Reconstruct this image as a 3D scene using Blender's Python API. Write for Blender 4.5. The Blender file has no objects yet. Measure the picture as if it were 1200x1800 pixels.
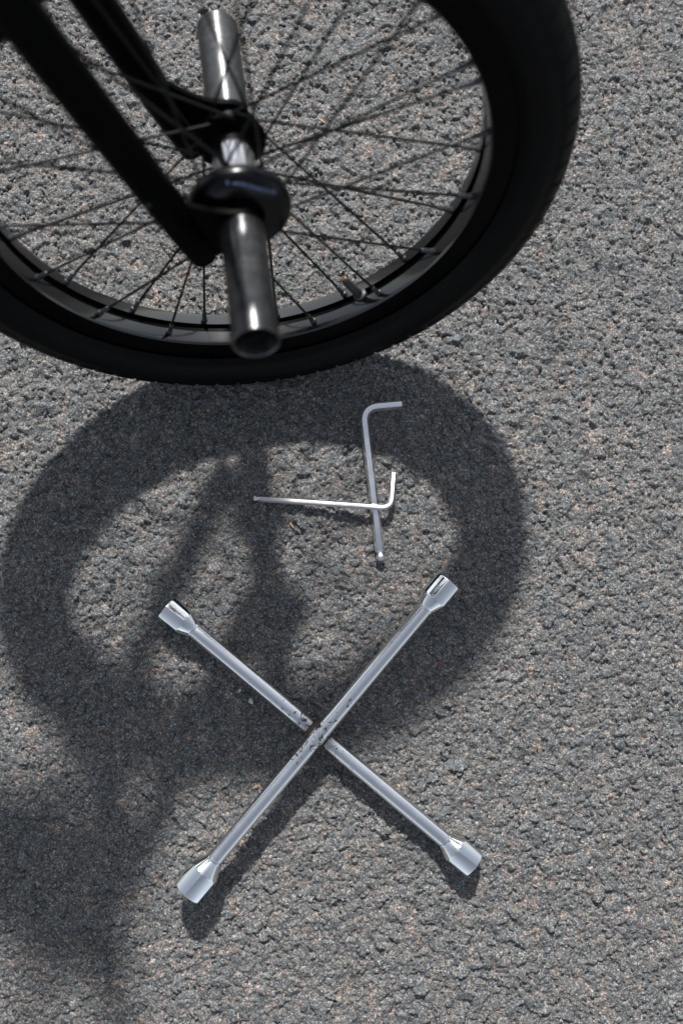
import bpy, math, random
import numpy as np
from mathutils import Vector, Matrix

# ------------------------------------------------------------------ camera, sky, sun, exposure
sc = bpy.context.scene
col = sc.collection
V3 = lambda *a: np.array(a, float)
T, ROLL = 0.0794794, 0.3754904
CAM = V3(0, 0, 0.96283)
_r = V3(1, 0, 0); _u = V3(0, math.cos(T), math.sin(T)); FW = V3(0, math.sin(T), -math.cos(T))
RT = math.cos(ROLL) * _r + math.sin(ROLL) * _u
UP = -math.sin(ROLL) * _r + math.cos(ROLL) * _u
cam = bpy.data.cameras.new("camera"); camo = bpy.data.objects.new("camera", cam); col.objects.link(camo)
m = Matrix.Identity(4)
for i in range(3):
    m[i][0], m[i][1], m[i][2], m[i][3] = RT[i], UP[i], -FW[i], CAM[i]
camo.matrix_world = m
cam.sensor_fit = 'VERTICAL'; cam.sensor_height = 36; cam.sensor_width = 24
FPX = 1792.6
cam.lens = FPX / 1800 * 36
cam.clip_start = 0.02; cam.clip_end = 500
cam.dof.use_dof = True; cam.dof.focus_distance = 0.955; cam.dof.aperture_fstop = 2.7
sc.camera = camo

SUN = V3(0.48305, -1.09178, -1.0)          # direction the light travels
w = bpy.data.worlds.new("World"); sc.world = w; w.use_nodes = True
nt = w.node_tree
sky = nt.nodes.new('ShaderNodeTexSky'); sky.sky_type = 'NISHITA'; sky.sun_disc = False
sky.sun_elevation = math.atan2(1, math.hypot(SUN[0], SUN[1]))
sky.sun_rotation = math.atan2(-SUN[0], -SUN[1])
sky.dust_density = 1.0
bg = nt.nodes['Background']; bg.inputs['Strength'].default_value = 0.10
hsv = nt.nodes.new('ShaderNodeHueSaturation'); hsv.inputs['Saturation'].default_value = .42
nt.links.new(sky.outputs[0], hsv.inputs['Color']); nt.links.new(hsv.outputs[0], bg.inputs['Color'])
sl = bpy.data.lights.new("sun", 'SUN'); slo = bpy.data.objects.new("sun", sl); col.objects.link(slo)
sl.energy = 4.4; sl.angle = math.radians(2.6); sl.color = (1.0, 0.97, 0.935)
slo.rotation_euler = Vector(SUN).to_track_quat('-Z', 'Y').to_euler()
sc.view_settings.view_transform = 'Standard'; sc.view_settings.look = 'None'
sc.view_settings.gamma = 1; sc.view_settings.exposure = 0.66
sc.view_settings.use_curve_mapping = False

# ------------------------------------------------------------------ helpers
rng = np.random.default_rng(7); random.seed(7)

def tag(o, label=None, cat=None, group=None, kind=None):
    if label: o['label'] = label
    if cat: o['category'] = cat
    if group: o['group'] = group
    if kind: o['kind'] = kind
    return o

def mesh(name, v, f, mat=None, smooth=True):
    me = bpy.data.meshes.new(name)
    me.from_pydata([tuple(map(float, x)) for x in v], [], [tuple(map(int, x)) for x in f])
    if mat: me.materials.append(mat)
    if smooth: me.polygons.foreach_set('use_smooth', [True] * len(me.polygons))
    me.update()
    return me

def obj(name, me, parent=None):
    o = bpy.data.objects.new(name, me); col.objects.link(o)
    if parent: o.parent = parent
    return o

def sharp(me, deg=35):
    try: me.set_sharp_from_angle(angle=math.radians(deg))
    except Exception: pass
    return me

class MB:
    """collects vertices and faces"""
    def __init__(s): s.v = []; s.f = []
    def add(s, v, f):
        n = len(s.v); s.v += [tuple(x) for x in v]; s.f += [tuple(i + n for i in q) for q in f]
    def build(s, name, mat, parent=None, smooth=True, deg=35):
        me = mesh(name, s.v, s.f, mat, smooth)
        if smooth: sharp(me, deg)
        return obj(name, me, parent)
    def sweep(s, pts, radii, n=16, cap=True, section=None, up=None):
        """tube of varying radius along a polyline (rotation-minimising frame)"""
        P = [np.array(p, float) for p in pts]; k = len(P)
        if np.isscalar(radii): radii = [radii] * k
        tg = []
        for i in range(k):
            a = P[max(i - 1, 0)]; b = P[min(i + 1, k - 1)]
            d = b - a; tg.append(d / (np.linalg.norm(d) + 1e-12))
        ref = np.array(up, float) if up is not None else (V3(0, 0, 1) if abs(tg[0][2]) < .9 else V3(1, 0, 0))
        x = ref - tg[0] * (ref @ tg[0]); x /= np.linalg.norm(x)
        verts = []
        for i in range(k):
            x = x - tg[i] * (x @ tg[i]); x /= np.linalg.norm(x)
            y = np.cross(tg[i], x)
            for j in range(n):
                a = 2 * math.pi * j / n
                q = 1.0 if section is None else section(a, i)
                verts.append(P[i] + radii[i] * q * (math.cos(a) * x + math.sin(a) * y))
        faces = [(i * n + j, i * n + (j + 1) % n, (i + 1) * n + (j + 1) % n, (i + 1) * n + j) for i in range(k - 1) for j in range(n)]
        if cap:
            faces.append(tuple(reversed(range(n)))); faces.append(tuple((k - 1) * n + j for j in range(n)))
        s.add(verts, faces)

def bezier(a, b, c, n=8):
    a, b, c = map(lambda q: np.array(q, float), (a, b, c))
    return [(1 - t) ** 2 * a + 2 * t * (1 - t) * b + t * t * c for t in np.linspace(0, 1, n)]

# ------------------------------------------------------------------ materials
def new_mat(name):
    mt = bpy.data.materials.new(name); mt.use_nodes = True
    n = mt.node_tree; return mt, n, n.nodes['Principled BSDF']

def N(nt, typ, **kw):
    nd = nt.nodes.new(typ)
    for k, v in kw.items():
        if k.startswith('_'): setattr(nd, k[1:], v)
        else: nd.inputs[k.replace('_', ' ')].default_value = v
    return nd

def L(nt, a, b): nt.links.new(a, b)

def ramp(nt, fac, stops):
    r = nt.nodes.new('ShaderNodeValToRGB'); e = r.color_ramp.elements
    while len(e) < len(stops): e.new(0.5)
    for el, (p, c) in zip(e, stops):
        el.position = p; el.color = (*c, 1) if len(c) == 3 else c
    L(nt, fac, r.inputs[0]); return r.outputs[0]

def mixc(nt, fac, a, b, typ='MIX'):
    m_ = nt.nodes.new('ShaderNodeMix'); m_.data_type = 'RGBA'; m_.blend_type = typ
    for s_, val in ((0, fac), (6, a), (7, b)):
        if hasattr(val, 'links'): L(nt, val, m_.inputs[s_])
        else: m_.inputs[s_].default_value = val if s_ == 0 else (*val, 1)
    return m_.outputs[2]

def noise(nt, co, scale, detail=3, rough=.55, dist=0):
    n_ = N(nt, 'ShaderNodeTexNoise', Scale=scale, Detail=detail, Roughness=rough, Distortion=dist)
    L(nt, co, n_.inputs['Vector']); return n_.outputs['Fac']

def bump(nt, h, strength, dist, bsdf):
    b = N(nt, 'ShaderNodeBump', Strength=strength, Distance=dist)
    L(nt, h, b.inputs['Height']); L(nt, b.outputs[0], bsdf.inputs['Normal']); return b

def simple(name, colr, rough, metal=0, spec=.5, grain=None, amp=.0002, var=None):
    mt, n, b = new_mat(name)
    b.inputs['Roughness'].default_value = rough; b.inputs['Metallic'].default_value = metal
    b.inputs['Specular IOR Level'].default_value = spec
    co = n.nodes.new('ShaderNodeTexCoord').outputs['Object']
    f = noise(n, co, var or 60, 4)
    d = tuple(c * .55 for c in colr)
    L(n, ramp(n, f, [(.35, d), (.65, colr)]), b.inputs['Base Color'])
    if grain:
        bump(n, noise(n, co, grain, 3), .6, amp, b)
    return mt

M = {}
M['rubber'] = simple('tyre_rubber', (.0012, .0016, .0018), .45, spec=.10, grain=900, amp=.0003)
M['frame'] = simple('black_frame_paint', (.0006, .0008, .0009), .42, spec=.045, grain=500, amp=.0001)
M['rim'] = simple('black_rim_anodised', (.0012, .0015, .0018), .13, spec=.95, grain=260, amp=.00005)
M['rim_side'] = simple('rim_sidewall_matt', (.0008, .0010, .0012), .36, spec=.05, grain=300, amp=.00008)
M['spoke'] = simple('black_spoke', (.0022, .0026, .003), .45, spec=.22)
M['nipple'] = simple('dark_nipple', (.06, .065, .072), .42, metal=.6)
M['plastic'] = simple('guard_plastic', (.0009, .0012, .0022), .24, spec=.24, grain=200, amp=.0002)
M['print'] = simple('guard_print', (.10, .135, .27), .5)
M['brass'] = simple('valve_brass', (.30, .21, .13), .4, metal=1)
M['valve'] = simple('valve_rubber', (.02, .02, .021), .5)

def steel_worn():
    mt, n, b = new_mat('worn_peg_steel')
    co = n.nodes.new('ShaderNodeTexCoord').outputs['Object']
    mp = N(n, 'ShaderNodeMapping'); mp.inputs['Scale'].default_value = (1, 1, 1); L(n, co, mp.inputs[0])
    f = noise(n, mp.outputs[0], 95, 5, .65, .6)
    g = noise(n, mp.outputs[0], 420, 3)
    c = ramp(n, f, [(.30, (.07, .07, .071)), (.50, (.13, .13, .132)), (.72, (.25, .247, .243))])
    c = mixc(n, g, c, (.13, .128, .125)); c = mixc(n, .65, c, ramp(n, f, [(.35, (.07, .075, .08)), (.68, (.17, .17, .172))]))
    L(n, c, b.inputs['Base Color'])
    L(n, ramp(n, g, [(.3, (.27,) * 3), (.7, (.44,) * 3)]), b.inputs['Roughness'])
    b.inputs['Metallic'].default_value = 1
    tg = n.nodes.new('ShaderNodeTangent'); tg.direction_type = 'RADIAL'; tg.axis = 'Y'; L(n, tg.outputs[0], b.inputs['Tangent'])
    b.inputs['Anisotropic'].default_value = .75; b.inputs['Anisotropic Rotation'].default_value = .25
    bump(n, g, .35, .0002, b); return mt
M['peg'] = steel_worn()

def chrome(name, basec, r0, r1, fleck=0.0, origin=(0, 0, 0), reach=.1, fine=1600):
    """plated steel; black flecks where the plating has come off, thickest near the weld"""
    mt, n, b = new_mat(name)
    co = n.nodes.new('ShaderNodeTexCoord').outputs['Object']
    g = noise(n, co, fine, 3, .6); g2 = noise(n, co, 90, 4, .6)
    b.inputs['Metallic'].default_value = 1
    r = ramp(n, g2, [(.3, (r0,) * 3), (.7, (r1,) * 3)])
    c = mixc(n, g, tuple(x * .80 for x in basec), basec)
    if fleck:
        vm = n.nodes.new('ShaderNodeVectorMath'); vm.operation = 'DISTANCE'; L(n, co, vm.inputs[0]); vm.inputs[1].default_value = origin
        mr = N(n, 'ShaderNodeMapRange'); mr.inputs['From Min'].default_value = 0.008; mr.inputs['From Max'].default_value = reach
        mr.inputs['To Min'].default_value = .478; mr.inputs['To Max'].default_value = .31; L(n, vm.outputs['Value'], mr.inputs['Value'])
        fl = noise(n, co, 190, 6, .74, .6)
        ck = n.nodes.new('ShaderNodeMath'); ck.operation = 'SUBTRACT'; L(n, mr.outputs[0], ck.inputs[0]); L(n, fl, ck.inputs[1])
        k2 = n.nodes.new('ShaderNodeMath'); k2.operation = 'MULTIPLY'; k2.use_clamp = True; L(n, ck.outputs[0], k2.inputs[0]); k2.inputs[1].default_value = 40
        mk = k2.outputs[0]
        # burnt, rusty ring right at the weld
        mr2 = N(n, 'ShaderNodeMapRange'); mr2.inputs['From Min'].default_value = 0.007; mr2.inputs['From Max'].default_value = fleck
        mr2.inputs['To Min'].default_value = 1; mr2.inputs['To Max'].default_value = 0
        ad = n.nodes.new('ShaderNodeMath'); ad.operation = 'MULTIPLY_ADD'; L(n, g2, ad.inputs[0]); ad.inputs[1].default_value = .012; L(n, vm.outputs['Value'], ad.inputs[2])
        L(n, ad.outputs[0], mr2.inputs['Value'])
        c = mixc(n, mk, c, (.018, .016, .015))
        c = mixc(n, mr2.outputs[0], c, ramp(n, fl, [(.42, (.012, .010, .009)), (.52, (.075, .050, .038)), (.64, (.24, .165, .12))]))
        mx = n.nodes.new('ShaderNodeMath'); mx.operation = 'MAXIMUM'; L(n, mk, mx.inputs[0]); L(n, mr2.outputs[0], mx.inputs[1])
        iv = n.nodes.new('ShaderNodeMath'); iv.operation = 'SUBTRACT'; iv.inputs[0].default_value = 1; L(n, mk, iv.inputs[1])
        L(n, iv.outputs[0], b.inputs['Metallic'])
        r = mixc(n, mx.outputs[0], r, (.45,) * 3)
    L(n, r, b.inputs['Roughness']); L(n, c, b.inputs['Base Color'])
    if r0 > .2: bump(n, g, .25, .0001, b)
    return mt

# ------------------------------------------------------------------ the bicycle's geometry frame
YAW, LEAN = 0.5124195, -0.3920281
R, r = .253, .028
E1 = V3(math.cos(YAW), math.sin(YAW), 0)
n0 = V3(math.sin(YAW), -math.cos(YAW), 0)
E2 = V3(0, 0, 1) * math.cos(LEAN) + n0 * math.sin(LEAN)
NN = n0 * math.cos(LEAN) - V3(0, 0, 1) * math.sin(LEAN)
CTR = V3(-.12158647, .18692697, 0) + E2 * (R - r) + V3(0, 0, r)
# local coordinates of the bicycle: x = a (forward), y = side, z = up the wheel; the root carries the transform
BROT = Matrix(((E1[0], -NN[0], E2[0], CTR[0]), (E1[1], -NN[1], E2[1], CTR[1]), (E1[2], -NN[2], E2[2], CTR[2]), (0, 0, 0, 1)))
B = lambda a, b, o=0.0: V3(a, -o, b)        # o: offset towards the near side
def ray(x, y): return FW + RT * (x - 600) / FPX - UP * (y - 900) / FPX
def ground(x, y, z=0.0):
    d = ray(x, y); return CAM + d * (z - CAM[2]) / d[2]

# ------------------------------------------------------------------ the road
def vnoise(x, y, scale, seed):
    g = np.random.default_rng(seed).random((256, 256))
    X = x / scale; Y = y / scale
    xi = np.floor(X).astype(int); yi = np.floor(Y).astype(int); fx = X - xi; fy = Y - yi
    fx = fx * fx * (3 - 2 * fx); fy = fy * fy * (3 - 2 * fy)
    a = g[xi % 256, yi % 256]; b = g[(xi + 1) % 256, yi % 256]; c = g[xi % 256, (yi + 1) % 256]; d = g[(xi + 1) % 256, (yi + 1) % 256]
    return (a * (1 - fx) + b * fx) * (1 - fy) + (c * (1 - fx) + d * fx) * fy - .5

def undul(x, y):
    return .0010 * vnoise(x, y, .09, 1) + .0006 * vnoise(x, y, .035, 2)

def road_mat(name, seed_src):
    """seed_src: None = binder between the stones, 'attr' / 'object' = the stones themselves"""
    mt, n, b = new_mat(name)
    b.inputs['Roughness'].default_value = .82; b.inputs['Specular IOR Level'].default_value = .35
    co = n.nodes.new('ShaderNodeNewGeometry').outputs['Position']
    fine = noise(n, co, 620, 3, .75); mid = noise(n, co, 260, 4, .65); micro = noise(n, co, 1500, 2, .6); big = noise(n, co, 30, 3, .6)
    vo = N(n, 'ShaderNodeTexVoronoi', Scale=820); L(n, co, vo.inputs['Vector'])
    sep = n.nodes.new('ShaderNodeSeparateColor'); L(n, vo.outputs['Color'], sep.inputs[0]); grain_ = sep.outputs[0]
    def stone_colour(s_):
        c = ramp(n, s_, [(0, (.070, .083, .094)), (.30, (.112, .127, .138)), (.46, (.126, .130, .128)), (.70, (.150, .152, .146)), (.92, (.172, .166, .152)), (1, (.24, .235, .225))])
        sp = ramp(n, grain_, [(0, (.012, .015, .018)), (.30, (.040, .046, .052)), (.34, (.115, .125, .130)), (.78, (.150, .158, .160)), (.84, (.30, .30, .295)), (1, (.62, .61, .59))])
        c = mixc(n, .50, c, sp)
        c = mixc(n, ramp(n, fine, [(.42, (.70,) * 3), (.50, (0,) * 3)]), c, (.028, .033, .037))
        c = mixc(n, ramp(n, fine, [(.56, (0,) * 3), (.66, (.45,) * 3)]), c, (.34, .34, .335))
        return mixc(n, ramp(n, mid, [(.58, (0,) * 3), (.70, (.5,) * 3)]), c, (.25, .205, .175))
    def attr(nm):
        q = n.nodes.new('ShaderNodeAttribute'); q.attribute_name = nm; return q.outputs['Fac']
    if seed_src is None:
        sandc = ramp(n, grain_, [(0, (.06, .052, .047)), (.35, (.17, .140, .124)), (.75, (.245, .205, .180)), (1, (.55, .47, .42))])
        c = mixc(n, attr('sand'), stone_colour(attr('tint')), sandc)
    else:
        c = stone_colour(attr('tint') if seed_src == 'attr' else n.nodes.new('ShaderNodeObjectInfo').outputs['Random'])
    c = mixc(n, 1.0, c, ramp(n, big, [(.3, (.86,) * 3), (.7, (1.0,) * 3)]), 'MULTIPLY')
    L(n, c, b.inputs['Base Color']); b.inputs['Roughness'].default_value = .62
    ad = n.nodes.new('ShaderNodeMath'); ad.operation = 'MULTIPLY_ADD'; L(n, mid, ad.inputs[0]); ad.inputs[1].default_value = 1.8; L(n, fine, ad.inputs[2])
    bump(n, ad.outputs[0], 1.0, .0010, b)
    return mt
M['binder'] = road_mat('asphalt_binder', None)
M['stone_mass'] = road_mat('asphalt_aggregate', 'attr')
M['stone_one'] = road_mat('asphalt_aggregate_large', 'object')

# patch aligned with the picture's rows, fine inside, coarse outside
RU = V3(math.cos(.3755), math.sin(.3755), 0); RV = V3(-math.sin(.3755), math.cos(.3755), 0)
U0, U1, V0, V1 = -.41, .45, -.49, .67
du = .00118
us = np.arange(U0, U1 + du, du); vs = np.arange(V0, V1 + du, du)
U1 = us[-1]; V1 = vs[-1]
def worley(x, y, size, seed, warp=.35):
    """cells of broken stone: returns edge distance, random value, tilt term"""
    g = np.random.default_rng(seed).random((5, 512, 512))
    x = x + warp * size * 2 * vnoise(x, y, size * .55, seed + 50) + warp * size * vnoise(x, y, size * .25, seed + 52)
    y = y + warp * size * 2 * vnoise(x, y, size * .55, seed + 51) + warp * size * vnoise(x, y, size * .25, seed + 53)
    X = x / size; Y = y / size; xi = np.floor(X).astype(int); yi = np.floor(Y).astype(int)
    d1 = np.full(X.shape, 9.); d2 = np.full(X.shape, 9.); bi = np.zeros(X.shape, int); bj = np.zeros(X.shape, int); bx = np.zeros(X.shape); by = np.zeros(X.shape)
    for i in (-1, 0, 1):
        for j in (-1, 0, 1):
            ci = (xi + i) % 512; cj = (yi + j) % 512
            dx = X - (xi + i + g[0][ci, cj]); dy = Y - (yi + j + g[1][ci, cj])
            d = np.sqrt(dx * dx + dy * dy) - .28 * g[2][ci, cj]
            m1 = d < d1; d2 = np.where(m1, d1, np.minimum(d2, d)); d1 = np.where(m1, d, d1)
            bi = np.where(m1, ci, bi); bj = np.where(m1, cj, bj); bx = np.where(m1, dx, bx); by = np.where(m1, dy, by)
    tilt = (g[3][bi, bj] - .5) * bx + (g[4][bi, bj] - .5) * by
    return d2 - d1, g[2][bi, bj], g[3][(bi + 7) % 512, bj], tilt * size
def sstep(a, b, t): t = np.clip((t - a) / (b - a), 0, 1); return t * t * (3 - 2 * t)
def surface(x, y):
    eA, rA, tA, kA = worley(x, y, .0098, 31, .26)
    eB, rB, tB, kB = worley(x, y, .0048, 33, .30)
    eC, rC, tC, kC = worley(x, y, .0025, 35, .3)
    flat = sstep(.52, .60, tA)                       # whole stones with worn flat tops, the rest is crumbly binder
    h = .0015 * (rA - .5) + (.55 + .25 * flat) * kA - .0013 * (1 - sstep(.0, .15, eA))
    g = .0011 * (rB - .5) + .65 * kB - .0008 * (1 - sstep(.0, .20, eB)) + .0006 * (rC - .5) + .5 * kC
    h = h + g * (1 - .65 * flat) + .0006 * flat
    h = h + undul(x, y) - .0011
    sd = .85 * vnoise(x, y, .010, 21) + .65 * vnoise(x, y, .0052, 22) + .22 * vnoise(x, y, .06, 23)
    lvl = -.0034 + .0030 * sstep(.10, .60, sd) + .0003 * vnoise(x, y, .0022, 24)
    sand = sstep(-.0003, .0003, lvl - h)
    dust = (1 - sstep(.04, .26, np.minimum(eA, eB * 1.3))) * sstep(-.15, .30, .8 * vnoise(x, y, .013, 27) + .8 * vnoise(x, y, .004, 28))
    sand = np.maximum(sand, .75 * dust * (h < .0006))
    tint = np.where(flat > .5, .02 + .50 * tB * .3 + .40 * rA, .45 + .35 * tB + .20 * tC)
    return np.maximum(h, lvl), sand, tint
def base_h(x, y): return surface(x, y)[0]
gu, gv = np.meshgrid(us, vs)
X = gu * RU[0] + gv * RV[0]; Y = gu * RU[1] + gv * RV[1]
edge = np.minimum.reduce([gu - U0, U1 - gu, gv - V0, V1 - gv]); fade = np.clip(edge / .03, 0, 1)
ZZ, SAND, TINT = surface(X, Y)
Z = ZZ * fade + (1 - fade) * -.001
SAND = SAND * fade
nu, nv = len(us), len(vs)
verts = np.stack([X, Y, Z], -1).reshape(-1, 3)
idx = np.arange(nu * nv).reshape(nv, nu)
quads = np.stack([idx[:-1, :-1], idx[:-1, 1:], idx[1:, 1:], idx[1:, :-1]], -1).reshape(-1, 4)
# outer apron to the horizon
big = 150.0
k = len(verts)
oc = [(-big, -big), (big, -big), (big, big), (-big, big)]
ov = np.array([[a * RU[0] + b * RV[0], a * RU[1] + b * RV[1], -.001] for a, b in oc])
edges_ = [list(idx[0, :]), list(idx[:, -1]), list(idx[-1, ::-1]), list(idx[::-1, 0])]
verts = np.vstack([verts, ov])
me = bpy.data.meshes.new('road')
polys_extra = []
for s_, (e_, a, b) in enumerate(zip(edges_, (0, 1, 2, 3), (1, 2, 3, 0))):
    polys_extra.append([int(i) for i in e_][::-1] + [k + a, k + b])
nq = len(quads)
loops = np.concatenate([quads.ravel()] + [np.array(p_) for p_ in polys_extra]).astype(np.int32)
sizes = np.array([4] * nq + [len(p_) for p_ in polys_extra]); starts = np.concatenate([[0], np.cumsum(sizes)[:-1]])
me.vertices.add(len(verts)); me.vertices.foreach_set('co', verts.ravel().astype(np.float32))
me.loops.add(len(loops)); me.loops.foreach_set('vertex_index', loops)
me.polygons.add(len(sizes)); me.polygons.foreach_set('loop_start', starts.astype(np.int32))
sm = np.ones(len(sizes), bool); me.polygons.foreach_set('use_smooth', sm)
me.update(calc_edges=True); me.validate()
for nm, arr in (('sand', SAND), ('tint', TINT)):
    at = me.attributes.new(nm, 'FLOAT', 'POINT'); at.data.foreach_set('value', np.concatenate([arr.ravel(), [0.3] * 4]).astype(np.float32))
me.materials.append(M['binder'])
road = obj('road', me); tag(road, 'coarse grey asphalt road surface with sandy grit between its stones', kind='structure')

# stone templates: flattened, plane-cut pebbles, only the upper part
def ico(sub):
    import bmesh
    bm = bmesh.new(); bmesh.ops.create_icosphere(bm, subdivisions=sub, radius=1)
    v = np.array([x.co[:] for x in bm.verts]); f = np.array([[q.index for q in x.verts] for x in bm.faces]); bm.free(); return v, f
IV, IF = ico(2)
def stone_template(rs):
    v = IV.copy()
    for _ in range(9):
        d = rs.normal(size=3); d[2] = abs(d[2]) * .8; d /= np.linalg.norm(d); h = rs.uniform(.52, .85)
        t = v @ d; ex = np.clip(t - h, 0, None); v -= ex[:, None] * d
    v += rs.normal(size=v.shape) * .055
    v[:, 0] *= rs.uniform(.95, 1.35); v[:, 1] *= rs.uniform(.72, 1.0); v[:, 2] *= rs.uniform(.42, .62)
    keep = (v[IF][:, :, 2].max(1) > -.12)
    f = IF[keep]; used = np.unique(f); mp = -np.ones(len(v), int); mp[used] = np.arange(len(used))
    return v[used], mp[f]
rs = np.random.default_rng(11)
TPL = [stone_template(rs) for _ in range(16)]

# dart throwing, largest first
cell = .0125; grid = {}
pts = []
def try_put(u, v, rad):
    ci, cj = int(u // cell), int(v // cell)
    for i in (ci - 1, ci, ci + 1):
        for j in (cj - 1, cj, cj + 1):
            for (a, b, q) in grid.get((i, j), ()):
                dd = (rad + q) * .80
                if (a - u) ** 2 + (b - v) ** 2 < dd * dd: return False
    grid.setdefault((ci, cj), []).append((u, v, rad)); pts.append((u, v, rad)); return True
area = (U1 - U0) * (V1 - V0)
for rad, cnt in ((.0066, 240), (.0056, 700), (.0046, 1500), (.0037, 3200), (.0029, 6500), (.0021, 9000)):
    cs = np.stack([rng.uniform(U0 + .01, U1 - .01, cnt), rng.uniform(V0 + .01, V1 - .01, cnt), rad * rng.uniform(.86, 1.14, cnt)], 1)
    for u, v, q in cs.tolist(): try_put(u, v, q)
pts = np.array(pts)
print('stones', len(pts))
sx = pts[:, 0] * RU[0] + pts[:, 1] * RV[0]; sy = pts[:, 0] * RU[1] + pts[:, 1] * RV[1]
# which stones show: inside the picture
D = np.stack([sx, sy, np.zeros(len(pts))], 1) - CAM
zc = D @ FW; px = 600 + FPX * (D @ RT) / zc; py = 900 - FPX * (D @ UP) / zc
inview = (px > 8) & (px < 1192) & (py > 8) & (py < 1792)
order = np.argsort(-pts[:, 2] * inview)
single = set(order[:300].tolist())
# the small ones use a coarser body
IV1, IF1 = ico(1)
_sv = (IV, IF)
IV, IF = IV1, IF1
TPS = [stone_template(rs) for _ in range(16)]
IV, IF = _sv
ang = rng.uniform(0, 2 * math.pi, len(pts)); tid = rng.integers(0, 16, len(pts)); tint = rng.random(len(pts))
tilt = rng.normal(0, .14, (len(pts), 2)); hs = rng.uniform(.85, 1.15, len(pts))
zz = undul(sx, sy) + .0005 - pts[:, 2] * hs * .42 + rng.normal(0, .0005, len(pts))
AV = []; AF = []; AT = []; off = 0
stone_objs = []
tmesh = []
for a, (tv, tf) in enumerate(TPL):
    tmesh.append(mesh('stone', tv, tf, M['stone_one'], smooth=False))
for i in range(len(pts)):
    q = pts[i, 2]; c_, s_ = math.cos(ang[i]), math.sin(ang[i])
    if i in single:
        o = bpy.data.objects.new('stone', tmesh[tid[i]]); col.objects.link(o); o.parent = road
        o.location = (sx[i], sy[i], zz[i]); o.rotation_euler = (tilt[i, 0], tilt[i, 1], ang[i]); o.scale = (q, q, q * hs[i] * .95)
        continue
    tv, tf = (TPL if q > .0042 else TPS)[tid[i]]
    v = tv * (q, q, q * hs[i])
    v = np.stack([v[:, 0] * c_ - v[:, 1] * s_, v[:, 0] * s_ + v[:, 1] * c_, v[:, 2]], 1)
    v[:, 2] += v[:, 0] * tilt[i, 0] + v[:, 1] * tilt[i, 1]
    v += (sx[i], sy[i], zz[i])
    AV.append(v); AF.append(tf + off); AT.append(np.full(len(v), tint[i])); off += len(v)
def tri_mesh(name, Vv, Ff, mat, attr=None, smooth=False):
    me = bpy.data.meshes.new(name)
    me.vertices.add(len(Vv)); me.vertices.foreach_set('co', Vv.ravel().astype(np.float32))
    me.loops.add(Ff.size); me.loops.foreach_set('vertex_index', Ff.ravel().astype(np.int32))
    me.polygons.add(len(Ff)); me.polygons.foreach_set('loop_start', np.arange(0, Ff.size, 3, dtype=np.int32))
    me.polygons.foreach_set('use_smooth', np.full(len(Ff), smooth))
    me.update(calc_edges=True)
    if attr is not None:
        at = me.attributes.new('tint', 'FLOAT', 'POINT'); at.data.foreach_set('value', attr.astype(np.float32))
    me.materials.append(mat); return me
AV = np.vstack(AV); AF = np.vstack(AF); AT = np.concatenate(AT)
print('stone tris', len(AF), 'base tris', nq * 2)
o = obj('small_stones', tri_mesh('small_stones', AV, AF, M['stone_mass'], AT), road); tag(o, kind='stuff')

# loose sand grains in the joints
def sand_mat():
    mt, n, b = new_mat('sand_grain')
    s_ = n.nodes.new('ShaderNodeAttribute'); s_.attribute_name = 'tint'
    L(n, ramp(n, s_.outputs['Fac'], [(0, (.12, .09, .075)), (.5, (.30, .215, .175)), (.85, (.42, .32, .27)), (1, (.62, .56, .52))]), b.inputs['Base Color'])
    b.inputs['Roughness'].default_value = .6; return mt
M['sand'] = sand_mat()
ns = 110000
u = rng.uniform(U0 + .01, U1 - .01, ns); v = rng.uniform(V0 + .01, V1 - .01, ns)
gx = u * RU[0] + v * RV[0]; gy = u * RU[1] + v * RV[1]
dens = surface(gx, gy)[1] + .12 * rng.random(ns)
kp = (dens > .5) | (rng.random(ns) < .03); gx, gy = gx[kp], gy[kp]; ns = len(gx)
sz = rng.uniform(.00035, .0008, ns)
tet = np.array([[1, 0, -.4], [-.5, .87, -.4], [-.5, -.87, -.4], [0, 0, .9]])
tf = np.array([[0, 1, 3], [1, 2, 3], [2, 0, 3]])
a = rng.uniform(0, 6.28, ns); ca, sa = np.cos(a), np.sin(a)
tv = tet[None] * sz[:, None, None] * rng.uniform(.6, 1.4, (ns, 4, 1))
gvv = np.stack([tv[..., 0] * ca[:, None] - tv[..., 1] * sa[:, None] + gx[:, None], tv[..., 0] * sa[:, None] + tv[..., 1] * ca[:, None] + gy[:, None],
                tv[..., 2] + (base_h(gx, gy) + .0003)[:, None]], -1)
gf = tf[None] + 4 * np.arange(ns)[:, None, None]
o = obj('sand_grains', tri_mesh('sand_grains', gvv.reshape(-1, 3), gf.reshape(-1, 3), M['sand'], np.repeat(rng.random(ns), 4)), road); tag(o, kind='stuff')

# ------------------------------------------------------------------ the bicycle
bike = bpy.data.objects.new('bicycle', None); col.objects.link(bike)
bike.matrix_world = BROT
tag(bike, 'black stunt bicycle leaning over, with bare steel axle pegs on its fat-tyred front wheel', 'bicycle')

def lathe(profile, n, closed=False):
    """profile: list of (radius, side); turned about the wheel axle (local y)"""
    k = len(profile); v = []
    for j in range(n):
        a = 2 * math.pi * j / n; c_, s_ = math.cos(a), math.sin(a)
        for (rad, o) in profile: v.append(B(rad * c_, rad * s_, o))
    f = []
    for j in range(n):
        j2 = (j + 1) % n
        for i in range(k if closed else k - 1):
            i2 = (i + 1) % k
            f.append((j * k + i, j * k + i2, j2 * k + i2, j2 * k + i))
    return v, f

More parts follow.
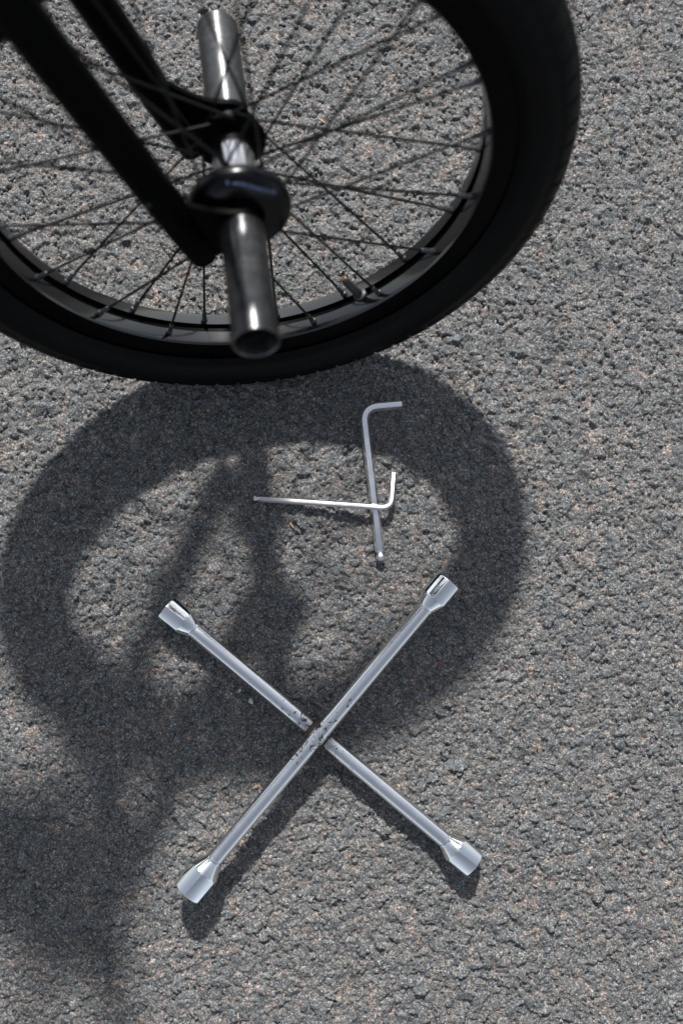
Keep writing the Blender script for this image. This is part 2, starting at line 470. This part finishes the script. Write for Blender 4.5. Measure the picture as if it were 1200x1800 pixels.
def tyre_mesh():
    na = 640; per = 8
    ths = np.radians(np.concatenate([np.linspace(-137, -70, 12), np.linspace(-64, 64, 27), np.linspace(70, 137, 12)]))
    ii, jj = np.meshgrid(np.arange(na), np.arange(len(ths)), indexing='ij')
    V_ = ths[jj]; deg = np.degrees(V_)
    dr = np.zeros_like(V_)
    tread = np.abs(deg) <= 64
    dr[tread] += .0012
    ph = (ii + np.where(deg > 0, 4, 0)) % per
    sh = (np.abs(deg) > 30) & (np.abs(deg) < 66) & (ph == 0); dr[sh] -= .0026
    ph2 = (ii + 3 + np.where(deg > 0, 4, 0)) % per
    ce = (np.abs(deg) > 4) & (np.abs(deg) <= 26) & ((ph2 == 0)); dr[ce] -= .0013
    rg = (np.abs(np.abs(deg) - 28) < 3); dr[rg] -= .0012
    rib = (np.abs(np.abs(deg) - 118) < 4); dr[rib] += .0006
    rib = (np.abs(np.abs(deg) - 86) < 4); dr[rib] += .0004
    q = (r - .0012) + dr
    rad = (R - r) + q * np.cos(V_); sd = q * np.sin(V_)
    a = 2 * np.pi * ii / na
    v = np.stack([rad * np.cos(a), -sd, rad * np.sin(a)], -1).reshape(-1, 3)
    k = len(ths); id_ = ii * k + jj
    nx = np.roll(id_, -1, 0)
    f = np.stack([id_[:, :-1], id_[:, 1:], nx[:, 1:], nx[:, :-1]], -1).reshape(-1, 4)
    return mesh('tyre', v, f, M['rubber'])

def wheel_parts(parent, off=(0, 0, 0), detail=True):
    def put(name, me):
        o = obj(name, me, parent); return o
    ty = put('tyre', tyre_mesh())
    prof = [(.2065, -.0165), (.1985, -.0170), (.1915, -.0172), (.1872, -.0168), (.1858, -.0155), (.1852, -.0125), (.1848, -.0042), (.1885, -.0036),
            (.1885, .0036), (.1848, .0042), (.1852, .0125), (.1858, .0155), (.1872, .0168), (.1915, .0172), (.1985, .0170), (.2065, .0165),
            (.2065, .0140), (.1960, .0140), (.1960, -.0140), (.2065, -.0140)]
    v, f = lathe(prof, 220, True); rm = mesh('rim', v, f, M['rim']); rm.materials.append(M['rim_side'])
    for pl_ in rm.polygons:
        if min(math.hypot(v[i][0], v[i][2]) for i in pl_.vertices) > .1871: pl_.material_index = 1
    put('rim', sharp(rm, 25))
    # hub
    v, f = lathe([(.007, -.040), (.011, -.040), (.012, -.034), (.0150, -.026), (.0158, -.020), (.0158, .020), (.0150, .026), (.012, .034), (.011, .040), (.007, .040)], 48)
    put('hub_shell', sharp(mesh('hub_shell', v, f, M['hub'])))
    for s_ in (-1, 1):
        pf = [(.010, .0255), (.0255, .0275), (.0262, .0285), (.0262, .0310), (.0255, .0322), (.018, .0335), (.010, .034)]
        v, f = lathe([(a, b * s_) for a, b in pf], 48)
        if s_ < 0: f = [q[::-1] for q in f]
        put('hub_flange', sharp(mesh('hub_flange', v, f, M['frame'])))
    spk = {}
    for k_ in range(36):
        far = k_ % 2 == 0
        th = math.radians(-105 + 10 * k_); s_ = -1 if far else 1
        kk = (k_ // 2) % 2
        sg = (-1 if kk == 0 else 1) if far else (1 if kk == 0 else -1)
        hb = th + math.radians(60) * sg
        lat = s_ * (.0292 + (.0022 if kk else -.0012))
        p0 = B(.0225 * math.cos(hb), .0225 * math.sin(hb), lat)
        p1 = B(.1855 * math.cos(th), .1855 * math.sin(th), s_ * .0080)
        d = (p1 - p0) / np.linalg.norm(p1 - p0)
        mb = MB(); mb.sweep([p0, p1 - d * .012], .00108, 8); mb.build('spoke', M['spoke'], parent)
        mb = MB(); mb.sweep([p1 - d * .0135, p1 - d * .0125, p1 - d * .004, p1 - d * .0035, p1 + d * .002], [.0010, .0019, .0020, .0028, .0028], 8); mb.build('spoke_nipple', M['nipple'], parent)

M['hub'] = simple('polished_hub', (.55, .55, .58), .14, metal=1)
fw_ = bpy.data.objects.new('front_wheel', None); col.objects.link(fw_); fw_.parent = bike
wheel_parts(fw_)

# valve, near bank of the rim
th = math.radians(-60.5); e = lambda rad, o=0.0: B(rad * math.cos(th), rad * math.sin(th), o)
mb = MB(); mb.sweep([e(.186), e(.183), e(.1815), e(.160), e(.1585)], [.0062, .0062, .0040, .0036, .0030], 16); mb.build('valve_stem', M['valve'], fw_)
mb = MB(); mb.sweep([e(.1600), e(.1555), e(.1550)], [.0028, .0028, .0022], 14); mb.build('valve_tip', M['brass'], fw_)

# hub guard on the near side: a domed plastic cover
gp_ = [(.0165, .0310), (.034, .0300), (.0368, .0312), (.0376, .0345), (.0368, .0395), (.0335, .0438), (.0280, .0462), (.0200, .0475), (.0140, .0472), (.0125, .0460)]
v, f = lathe([(a, b) for a, b in gp_], 64)
guard = obj('hub_guard', sharp(mesh('hub_guard', v, f, M['plastic']), 60), fw_)
# worn pale-blue print along its upper edge: a dot and a row of letter-like strokes
def dome(rad): return np.interp(rad, [.014, .020, .028, .0335, .0365], [.0472, .0475, .0462, .0438, .0405])
def on_guard(x, y):
    """point of the guard's outer face behind picture point (x, y)"""
    d = ray(x, y); o = .046
    for _ in range(6):
        s_ = ((CTR + NN * o - CAM) @ NN) / (d @ NN); q = CAM + d * s_ - CTR; a, b = q @ E1, q @ E2; o = float(dome(math.hypot(a, b)))
    return a, b
mb = MB()
def patch(x0, y0, x1, y1, h):
    c0 = [on_guard(x0, y0 - h), on_guard(x1, y1 - h), on_guard(x1, y1 + h), on_guard(x0, y0 + h)]
    vs_ = []
    for up_ in (.0004, .0001):
        for (a, b) in c0: vs_.append(B(a, b, float(dome(math.hypot(a, b))) + up_))
    mb.add(vs_, [(0, 1, 2, 3), (0, 4, 5, 1), (1, 5, 6, 2), (2, 6, 7, 3), (3, 7, 4, 0)])
patch(397, 316, 403, 318, 3.2)
xs = [(409, 416), (418, 422), (424, 433), (436, 440), (442, 449), (451, 459), (461, 465), (467, 473), (475, 484)]
for i, (xa, xb) in enumerate(xs):
    yf = lambda x: 320 + (x - 409) * .245
    patch(xa, yf(xa), xb, yf(xb), 2.6 if i % 3 else 3.2)
mb.build('guard_lettering', M['print'], fw_, smooth=False)

# pegs
M['peg_in'] = simple('peg_bore', (.03, .028, .028), .7, metal=.6)
for s_ in (-1, 1):
    pf = [(.0145, .0540), (.0155, .0550), (.0160, .0580), (.0160, .1440), (.0160, .1500), (.0163, .1530), (.0163, .1545), (.0157, .1550), (.0148, .1545), (.0138, .1500), (.0136, .075), (.002, .075)]
    v, f = lathe([(a, b * s_) for a, b in pf], 64)
    if s_ < 0: f = [q[::-1] for q in f]
    # small dents and grind flats
    v = [np.array(q) for q in v]
    for q in v:
        if abs(q[1]) > .058:
            k_ = 1 - .007 * max(0, math.sin(q[1] * 170 + math.atan2(q[2], q[0]) * 2.0)) ** 2
            q[0] *= k_; q[2] *= k_
    pg = obj('peg', sharp(mesh('peg', v, f, M['peg']), 40), bike)
    mb = MB(); mb.sweep([B(0, 0, s_ * .075), B(0, 0, s_ * .088)], [.0095, .0095], 6); mb.build('axle_nut', M['peg_in'], pg)
    mb = MB(); mb.sweep([B(0, 0, s_ * .034), B(0, 0, s_ * .056)], [.0068, .0068], 16); mb.build('axle', M['peg'], pg)

# fork: axis line a = -.0385 - .318 t, b = .948 t
fork_pt = lambda t, o=0.0: B(-.0385 - .318 * t, .948 * t, o)
mb = MB()
mb.sweep([fork_pt(.300, -.056), fork_pt(.306, -.040), fork_pt(.310, 0), fork_pt(.306, .040), fork_pt(.300, .056)], [.0165, .0185, .021, .0185, .0165], 24)
mb.sweep([fork_pt(.305), fork_pt(.330)], [.020, .018], 24)
fork = mb.build('fork', M['frame'], bike)
for s_ in (-1, 1):
    mb = MB()
    mb.sweep([fork_pt(-.0275, s_ * .0535), fork_pt(-.0265, s_ * .0535), fork_pt(.0, s_ * .0535), fork_pt(.03, s_ * .0535), fork_pt(.12, s_ * .0545), fork_pt(.30, s_ * .056)],
             [.0098, .0106, .0120, .0128, .0138, .0150], 32)
    leg = mb.build('fork_leg', M['frame'], fork)
    # dropout plate, 5 mm, running from the leg to the axle
    out = []
    top = bezier((-.050, .040), (-.020, .017), (0, .0165), 9) if s_ > 0 else bezier((-.058, .062), (-.024, .018), (0, .0165), 9)
    out += [(q[0], q[1]) for q in top]
    out += [(.0165 * math.sin(t_), .0165 * math.cos(t_)) for t_ in np.linspace(.25, math.pi, 10)]
    out += [(-.018, -.022), (-.034, -.027)]
    mb = MB(); n_ = len(out)
    vs_ = [B(a, b, s_ * .0515) for a, b in out] + [B(a, b, s_ * .0562) for a, b in out]
    fs = [tuple(range(n_)), tuple(reversed(range(n_, 2 * n_)))] + [(i, (i + 1) % n_, n_ + (i + 1) % n_, n_ + i) for i in range(n_)]
    mb.add(vs_, fs)
    mb.build('dropout', M['frame'], fork, deg=30)
    mb = MB(); mb.sweep([B(0, 0, s_ * .0470), B(0, 0, s_ * .0512)], [.0115, .0115], 24); mb.build('washer', M['nipple'], fork)
mb = MB(); q = fork_pt(.052, .0535) + B(-.003, -.004, .0108); mb.sweep([q, q + B(0, 0, .003)], [.0018, .0015], 12); mb.build('rivet', M['nipple'], fork)

# frame, stem, bars and the rest of the machine, up and to the left of the picture
st = lambda t, fwd=0.0, o=0.0: fork_pt(t, o) + B(fwd * .948, fwd * .318)
mb = MB()
mb.sweep([fork_pt(.332), fork_pt(.452)], [.0185, .0185], 28)
BBk = B(-.60, .035)
shadow_plate = [fork_pt(.345), fork_pt(.445), B(-.40, .345), B(-.36, .215)]  # unseen gusset-like plate, added to fill the cast shadow between the tubes
mb.add([q + B(0, 0, o_) for o_ in (-.007, .007) for q in shadow_plate], [(0, 1, 2, 3), (7, 6, 5, 4), (0, 4, 5, 1), (1, 5, 6, 2), (2, 6, 7, 3), (3, 7, 4, 0)])
mb.sweep([fork_pt(.355), BBk], [.019, .019], 24)
mb.sweep([fork_pt(.435), B(-.70, .255)], [.0165, .0150], 24)
mb.sweep([BBk, B(-.715, .31)], [.0155, .0155], 24)
mb.sweep([BBk + B(0, 0, -.034), BBk + B(0, 0, .034)], [.024, .024], 24)
for s_ in (-1, 1):
    mb.sweep([BBk + B(-.01, 0, s_ * .02), B(-.72, .01, s_ * .045), B(-.945, 0, s_ * .055)], [.010, .010, .009], 14)
    mb.sweep([B(-.70, .245, s_ * .012), B(-.76, .18, s_ * .045), B(-.945, 0, s_ * .055)], [.009, .009, .008], 14)
frame = mb.build('frame', M['frame'], bike)
mb = MB(); mb.sweep([fork_pt(.456), fork_pt(.478)], [.0175, .0175], 24); mb.sweep([st(.468), st(.468, .050)], [.019, .021], 24); mb.sweep([st(.468, .053, -.028), st(.468, .053, .028)], [.020, .020], 20)
mb.build('stem', M['frame'], bike)
mb = MB()
for s_ in (-1, 1):
    mb.sweep([st(.468, .053, 0), st(.468, .053, s_ * .075)] + bezier(st(.468, .053, s_ * .09), st(.472, .053, s_ * .12), st(.50, .050, s_ * .135), 6) + [st(.66, .03, s_ * .185)]
             + bezier(st(.66, .03, s_ * .185), st(.69, .025, s_ * .20), st(.69, .02, s_ * .24), 6) + [st(.70, -.02, s_ * .36)], .0112, 16)
mb.sweep([st(.61, .036, -.170), st(.61, .036, .170)], .0095, 14)
bars = mb.build('handlebar', M['frame'], bike)
for s_ in (-1, 1):
    mb = MB(); mb.sweep([st(.698, -.012, s_ * .245), st(.701, -.022, s_ * .365)], [.016, .016], 16); mb.build('grip', M['rubber'], bars)
# saddle, crank and rear wheel
mb = MB(); mb.sweep([B(-.715, .31), B(-.73, .36)], [.0125, .0125], 16); post = mb.build('seat_post', M['frame'], bike)
mb = MB(); mb.sweep([B(-.86, .39), B(-.83, .385), B(-.74, .375), B(-.64, .375), B(-.60, .37)], [.03, .062, .05, .022, .012], 20, section=lambda a, i: 1 if abs(math.sin(a)) < .5 else .8); mb.build('saddle', M['rubber'], bike)
mb = MB(); mb.sweep([BBk + B(0, 0, .05), BBk + B(.16, -.05, .055)], [.012, .010], 14); mb.sweep([BBk + B(0, 0, -.05), BBk + B(-.16, .05, -.055)], [.012, .010], 14); mb.sweep([BBk + B(0, 0, -.05), BBk + B(0, 0, .05)], [.010, .010], 14)
crank = mb.build('crank', M['frame'], bike)
rear = bpy.data.objects.new('rear_wheel', None); col.objects.link(rear); rear.parent = bike; rear.location = (-.945, 0, 0)
for ch in list(fw_.children):
    if ch.name.split('.')[0] in ('tyre', 'rim', 'hub_shell', 'hub_flange', 'spoke'):
        c = ch.copy(); col.objects.link(c); c.parent = rear
bpy.context.view_layer.update()

# ------------------------------------------------------------------ four-way wheel wrench
ZL, ZU = .0145, .0285
ends = {'NW': (ground(293, 1067, ZL), .0130, .034), 'SE': (ground(832, 1519, ZL), .0140, .035),
        'NE': (ground(788, 1021, ZU), .0134, .035), 'SW': (ground(329, 1568, ZU), .0150, .038)}
_a, _b, _c, _d = (ends[k_][0][:2] for k_ in ('NW', 'SE', 'SW', 'NE'))
_t = np.linalg.solve(np.stack([_b - _a, -(_d - _c)], 1), _c - _a)
ORG = V3(*(_a + (_b - _a) * _t[0]), 0)
def socket(parent, p_in, p_out, R_, mat, name='socket'):
    """p_in: where the rod ends, p_out: centre of the open end"""
    ax = p_out - p_in; Ln = np.linalg.norm(ax); d = ax / Ln
    ref = CAM - p_out; x = ref - d * (ref @ d); x /= np.linalg.norm(x); y = np.cross(d, x)
    TURN = {.013: -.05, .014: .16, .0134: -.10, .015: 0}
    cn = Ln * .38
    prof = [(0, .0074, 0), (.0003, .0080, 0), (.0022, .0082, 0), (.0030, .0088, 0), (cn - .0008, R_ * .955, 0), (cn, R_ * .985, .55), (cn + .0007, R_, 1), (Ln - .0014, R_, 1), (Ln - .0004, R_ * .975, 1), (Ln, R_ * .945, 1),
            (Ln, R_ * .83, 2), (Ln - .0008, R_ * .79, 2), (Ln - .018, R_ * .79, 2), (Ln - .019, .0008, 2)]
    n = 96; vs_ = []
    for t, rad, mode in prof:
        for j in range(n):
            a = 2 * math.pi * j / n + .5236 + TURN.get(round(R_, 4), 0)
            m6 = (a % (math.pi / 3)) - math.pi / 6
            if mode == 2: q = math.cos(math.pi / 6) / math.cos(m6) * 1.06
            else: q = 1 - .075 * mode * (1 - (1 / math.cos(m6) - 1) / .1547) ** 1.0
            vs_.append(p_in + d * t + rad * q * (math.cos(a) * x + math.sin(a) * y))
    k = len(prof)
    fs = [(i * n + j, i * n + (j + 1) % n, (i + 1) * n + (j + 1) % n, (i + 1) * n + j) for i in range(k - 1) for j in range(n)]
    vs_ = [q - ORG for q in vs_]
    me = mesh(name, vs_, fs, mat); sharp(me, 24)
    return obj(name, me, parent)
wr = bpy.data.objects.new('wheel_wrench', None); col.objects.link(wr); wr.location = ORG
tag(wr, 'silver four-way cross wheel wrench with chrome sockets and rust at its centre', 'wrench')
M['rod_low'] = chrome('satin_plate_low', (.88, .89, .91), .17, .28, fleck=.033, origin=(0, 0, ZL), reach=.085)
M['rod_top'] = chrome('satin_plate_top', (.88, .89, .91), .17, .28, fleck=.0072, origin=(0, 0, ZU), reach=.075)
M['socket'] = chrome('bright_chrome', (.86, .88, .90), .06, .13, fine=2600)
for (a, b, mt, z) in (('NW', 'SE', M['rod_low'], ZL), ('SW', 'NE', M['rod_top'], ZU)):
    pa, ra, la = ends[a]; pb, rb, lb = ends[b]
    d = (pb - pa) / np.linalg.norm(pb - pa)
    ia, ib = pa + d * la, pb - d * lb
    mid = (ia + ib) / 2
    pl = [ia + (ib - ia) * t for t in np.linspace(0, 1, 24)]
    mb = MB(); mb.sweep([q - ORG for q in pl], [.0073] * 24, 40); mb.build('rod', mt, wr)
    socket(wr, ia, pa, ra, M['socket']); socket(wr, ib, pb, rb, M['socket'])
# weld beads in the corners
M['weld'] = simple('weld_burnt', (.085, .058, .044), .5, metal=.5, grain=700, amp=.0008)
dU = ends['NE'][0] - ends['SW'][0]; dU /= np.linalg.norm(dU); dL = ends['SE'][0] - ends['NW'][0]; dL /= np.linalg.norm(dL)
for s_ in (-1, 1):
    mb = MB(); c0 = V3(0, 0, (ZL + ZU) / 2 + .001) + dL * s_ * .0075
    pl = [c0 + dU * t * .0085 + V3(0, 0, -.0035 * (t * t)) for t in np.linspace(-1, 1, 12)]
    mb.sweep(pl, [.0022 + .0012 * math.sin(3.1 * i + s_) ** 2 for i in range(12)], 12); mb.build('weld_bead', M['weld'], wr)

# ------------------------------------------------------------------ hex keys
def hexkey(name, ptsw, flat, mat_, label, ball=True):
    """ptsw: world points: ball end, corner, tip; flat = width across flats; bend of radius about 2 x flat"""
    p0, pc, p1 = ptsw
    rb = flat * 1.9
    da = (pc - p0) / np.linalg.norm(pc - p0); db = (p1 - pc) / np.linalg.norm(p1 - pc)
    a0 = pc - da * rb; b0 = pc + db * rb
    rc = flat / 2 / math.cos(math.pi / 6)
    path = []; rad = []
    if ball:
        prof = [(0, .42), (.0004, .62), (flat * .22, .93), (flat * .42, 1.0), (flat * .62, .93), (flat * .88, .70), (flat * 1.05, .68), (flat * 1.25, .97), (flat * 1.3, 1.0)]
    else: prof = [(0, .9), (.0005, 1)]
    for t, q in prof: path.append(p0 + da * t); rad.append(q)
    nb = len(prof)
    for t in (.35, .7): path.append(p0 + da * (np.linalg.norm(a0 - p0) * t)); rad.append(1)
    for q in bezier(a0, pc, b0, 12): path.append(q); rad.append(1)
    path += [p1 - db * .0007, p1]; rad += [1, .93]
    org = V3(*p0[:2], 0)
    plane = np.cross(da, db); plane /= np.linalg.norm(plane)
    n = 24
    def sec(a, i):
        m6 = ((a + math.pi / 6) % (math.pi / 3)) - math.pi / 6
        hx = math.cos(math.pi / 6) / math.cos(m6)
        hx = min(hx, .985)
        if ball and i < 6: return hx * .4 + .92 * .6
        return hx
    mb = MB(); mb.sweep([q - org for q in path], [rc * q for q in rad], n, section=sec, up=plane)
    me = mesh(name, mb.v, mb.f, mat_); sharp(me, 22)
    o = obj(name, me); o.location = org
    tag(o, label, 'hex key'); return o
M['key_big'] = chrome('satin_key_plate', (.93, .95, .98), .22, .30, fine=2200)
M['key_small'] = chrome('satin_key_plate_warm', (.68, .665, .69), .30, .38, fine=2200)
hexkey('hex_key', (ground(669.3, 986, .0045), ground(637.5, 717, .0048), ground(705.5, 711, .0052)), .0080, M['key_big'],
       'larger silver hex key with ball end pointing down the road, lying underneath')
hexkey('hex_key', (ground(444.5, 876, .0034), ground(687, 893, .0118), ground(691.5, 832, .0060)), .0050, M['key_small'],
       'thinner silver hex key lying across the larger one, ball end to the left')

# ------------------------------------------------------------------ chips and straws on the road
M['chip_white'] = simple('pale_chip', (.62, .60, .57), .6)
M['straw'] = simple('dry_straw', (.50, .36, .23), .7)
M['red'] = simple('red_chip', (.22, .045, .045), .7)
def chip(name, x, y, size, mat_, label, cat, long=1.0, ang_=0.0):
    rs2 = np.random.default_rng(int(x * 7 + y)); tv, tf = stone_template(rs2)
    v = tv * (size * long, size, size * .5); c_, s_ = math.cos(ang_), math.sin(ang_)
    g = ground(x, y, .0008)
    dx = RU[:2] * c_ + RV[:2] * s_; dy = -RU[:2] * s_ + RV[:2] * c_
    v = np.stack([v[:, 0] * dx[0] + v[:, 1] * dy[0], v[:, 0] * dx[1] + v[:, 1] * dy[1], v[:, 2]], 1)
    o = obj(name, mesh(name, v, tf, mat_, False)); o.location = (g[0], g[1], g[2] + .0003); tag(o, label, cat)
chip('stone_chip', 421, 1214, .0022, M['chip_white'], 'pale stone chip beside the upper left arm of the wrench, nearer its socket', 'stone chip', 1.3, .9)
chip('stone_chip', 441, 1232, .0024, M['chip_white'], 'larger pale stone chip below another, by the upper left wrench arm', 'stone chip', 1.5, -.8)
chip('straw_piece', 697, 1235, .0010, M['straw'], 'tan bit of straw in the shadow right of the upper right wrench arm', 'straw', 4.2, .7)
chip('straw_piece', 451, 1382, .0016, M['straw'], 'tan bit of straw left of the lower left wrench arm', 'straw', 2.6, .3)
chip('straw_piece', 428, 1483, .0014, M['straw'], 'tan bit of straw touching the right side of the lower left wrench arm', 'straw', 2.6, -1.0)
chip('straw_piece', 512, 922, .0011, M['straw'], 'tan bit of straw on the road below the thin hex key', 'straw', 3.2, -.9)
chip('straw_piece', 566, 212, .0011, M['straw'], 'tan bit of straw seen between the spokes right of the hub', 'straw', 3.5, -.6)
chip('stone_chip', 773, 1169, .0020, M['red'], 'small dull red stone chip in the shadow below the upper right wrench socket', 'stone chip', 1.1, .2)
chip('stone_chip', 548, 461, .0024, M['chip_white'], 'pale stone chip seen through the lower spokes, above the rim', 'stone chip', 1.2, .2)
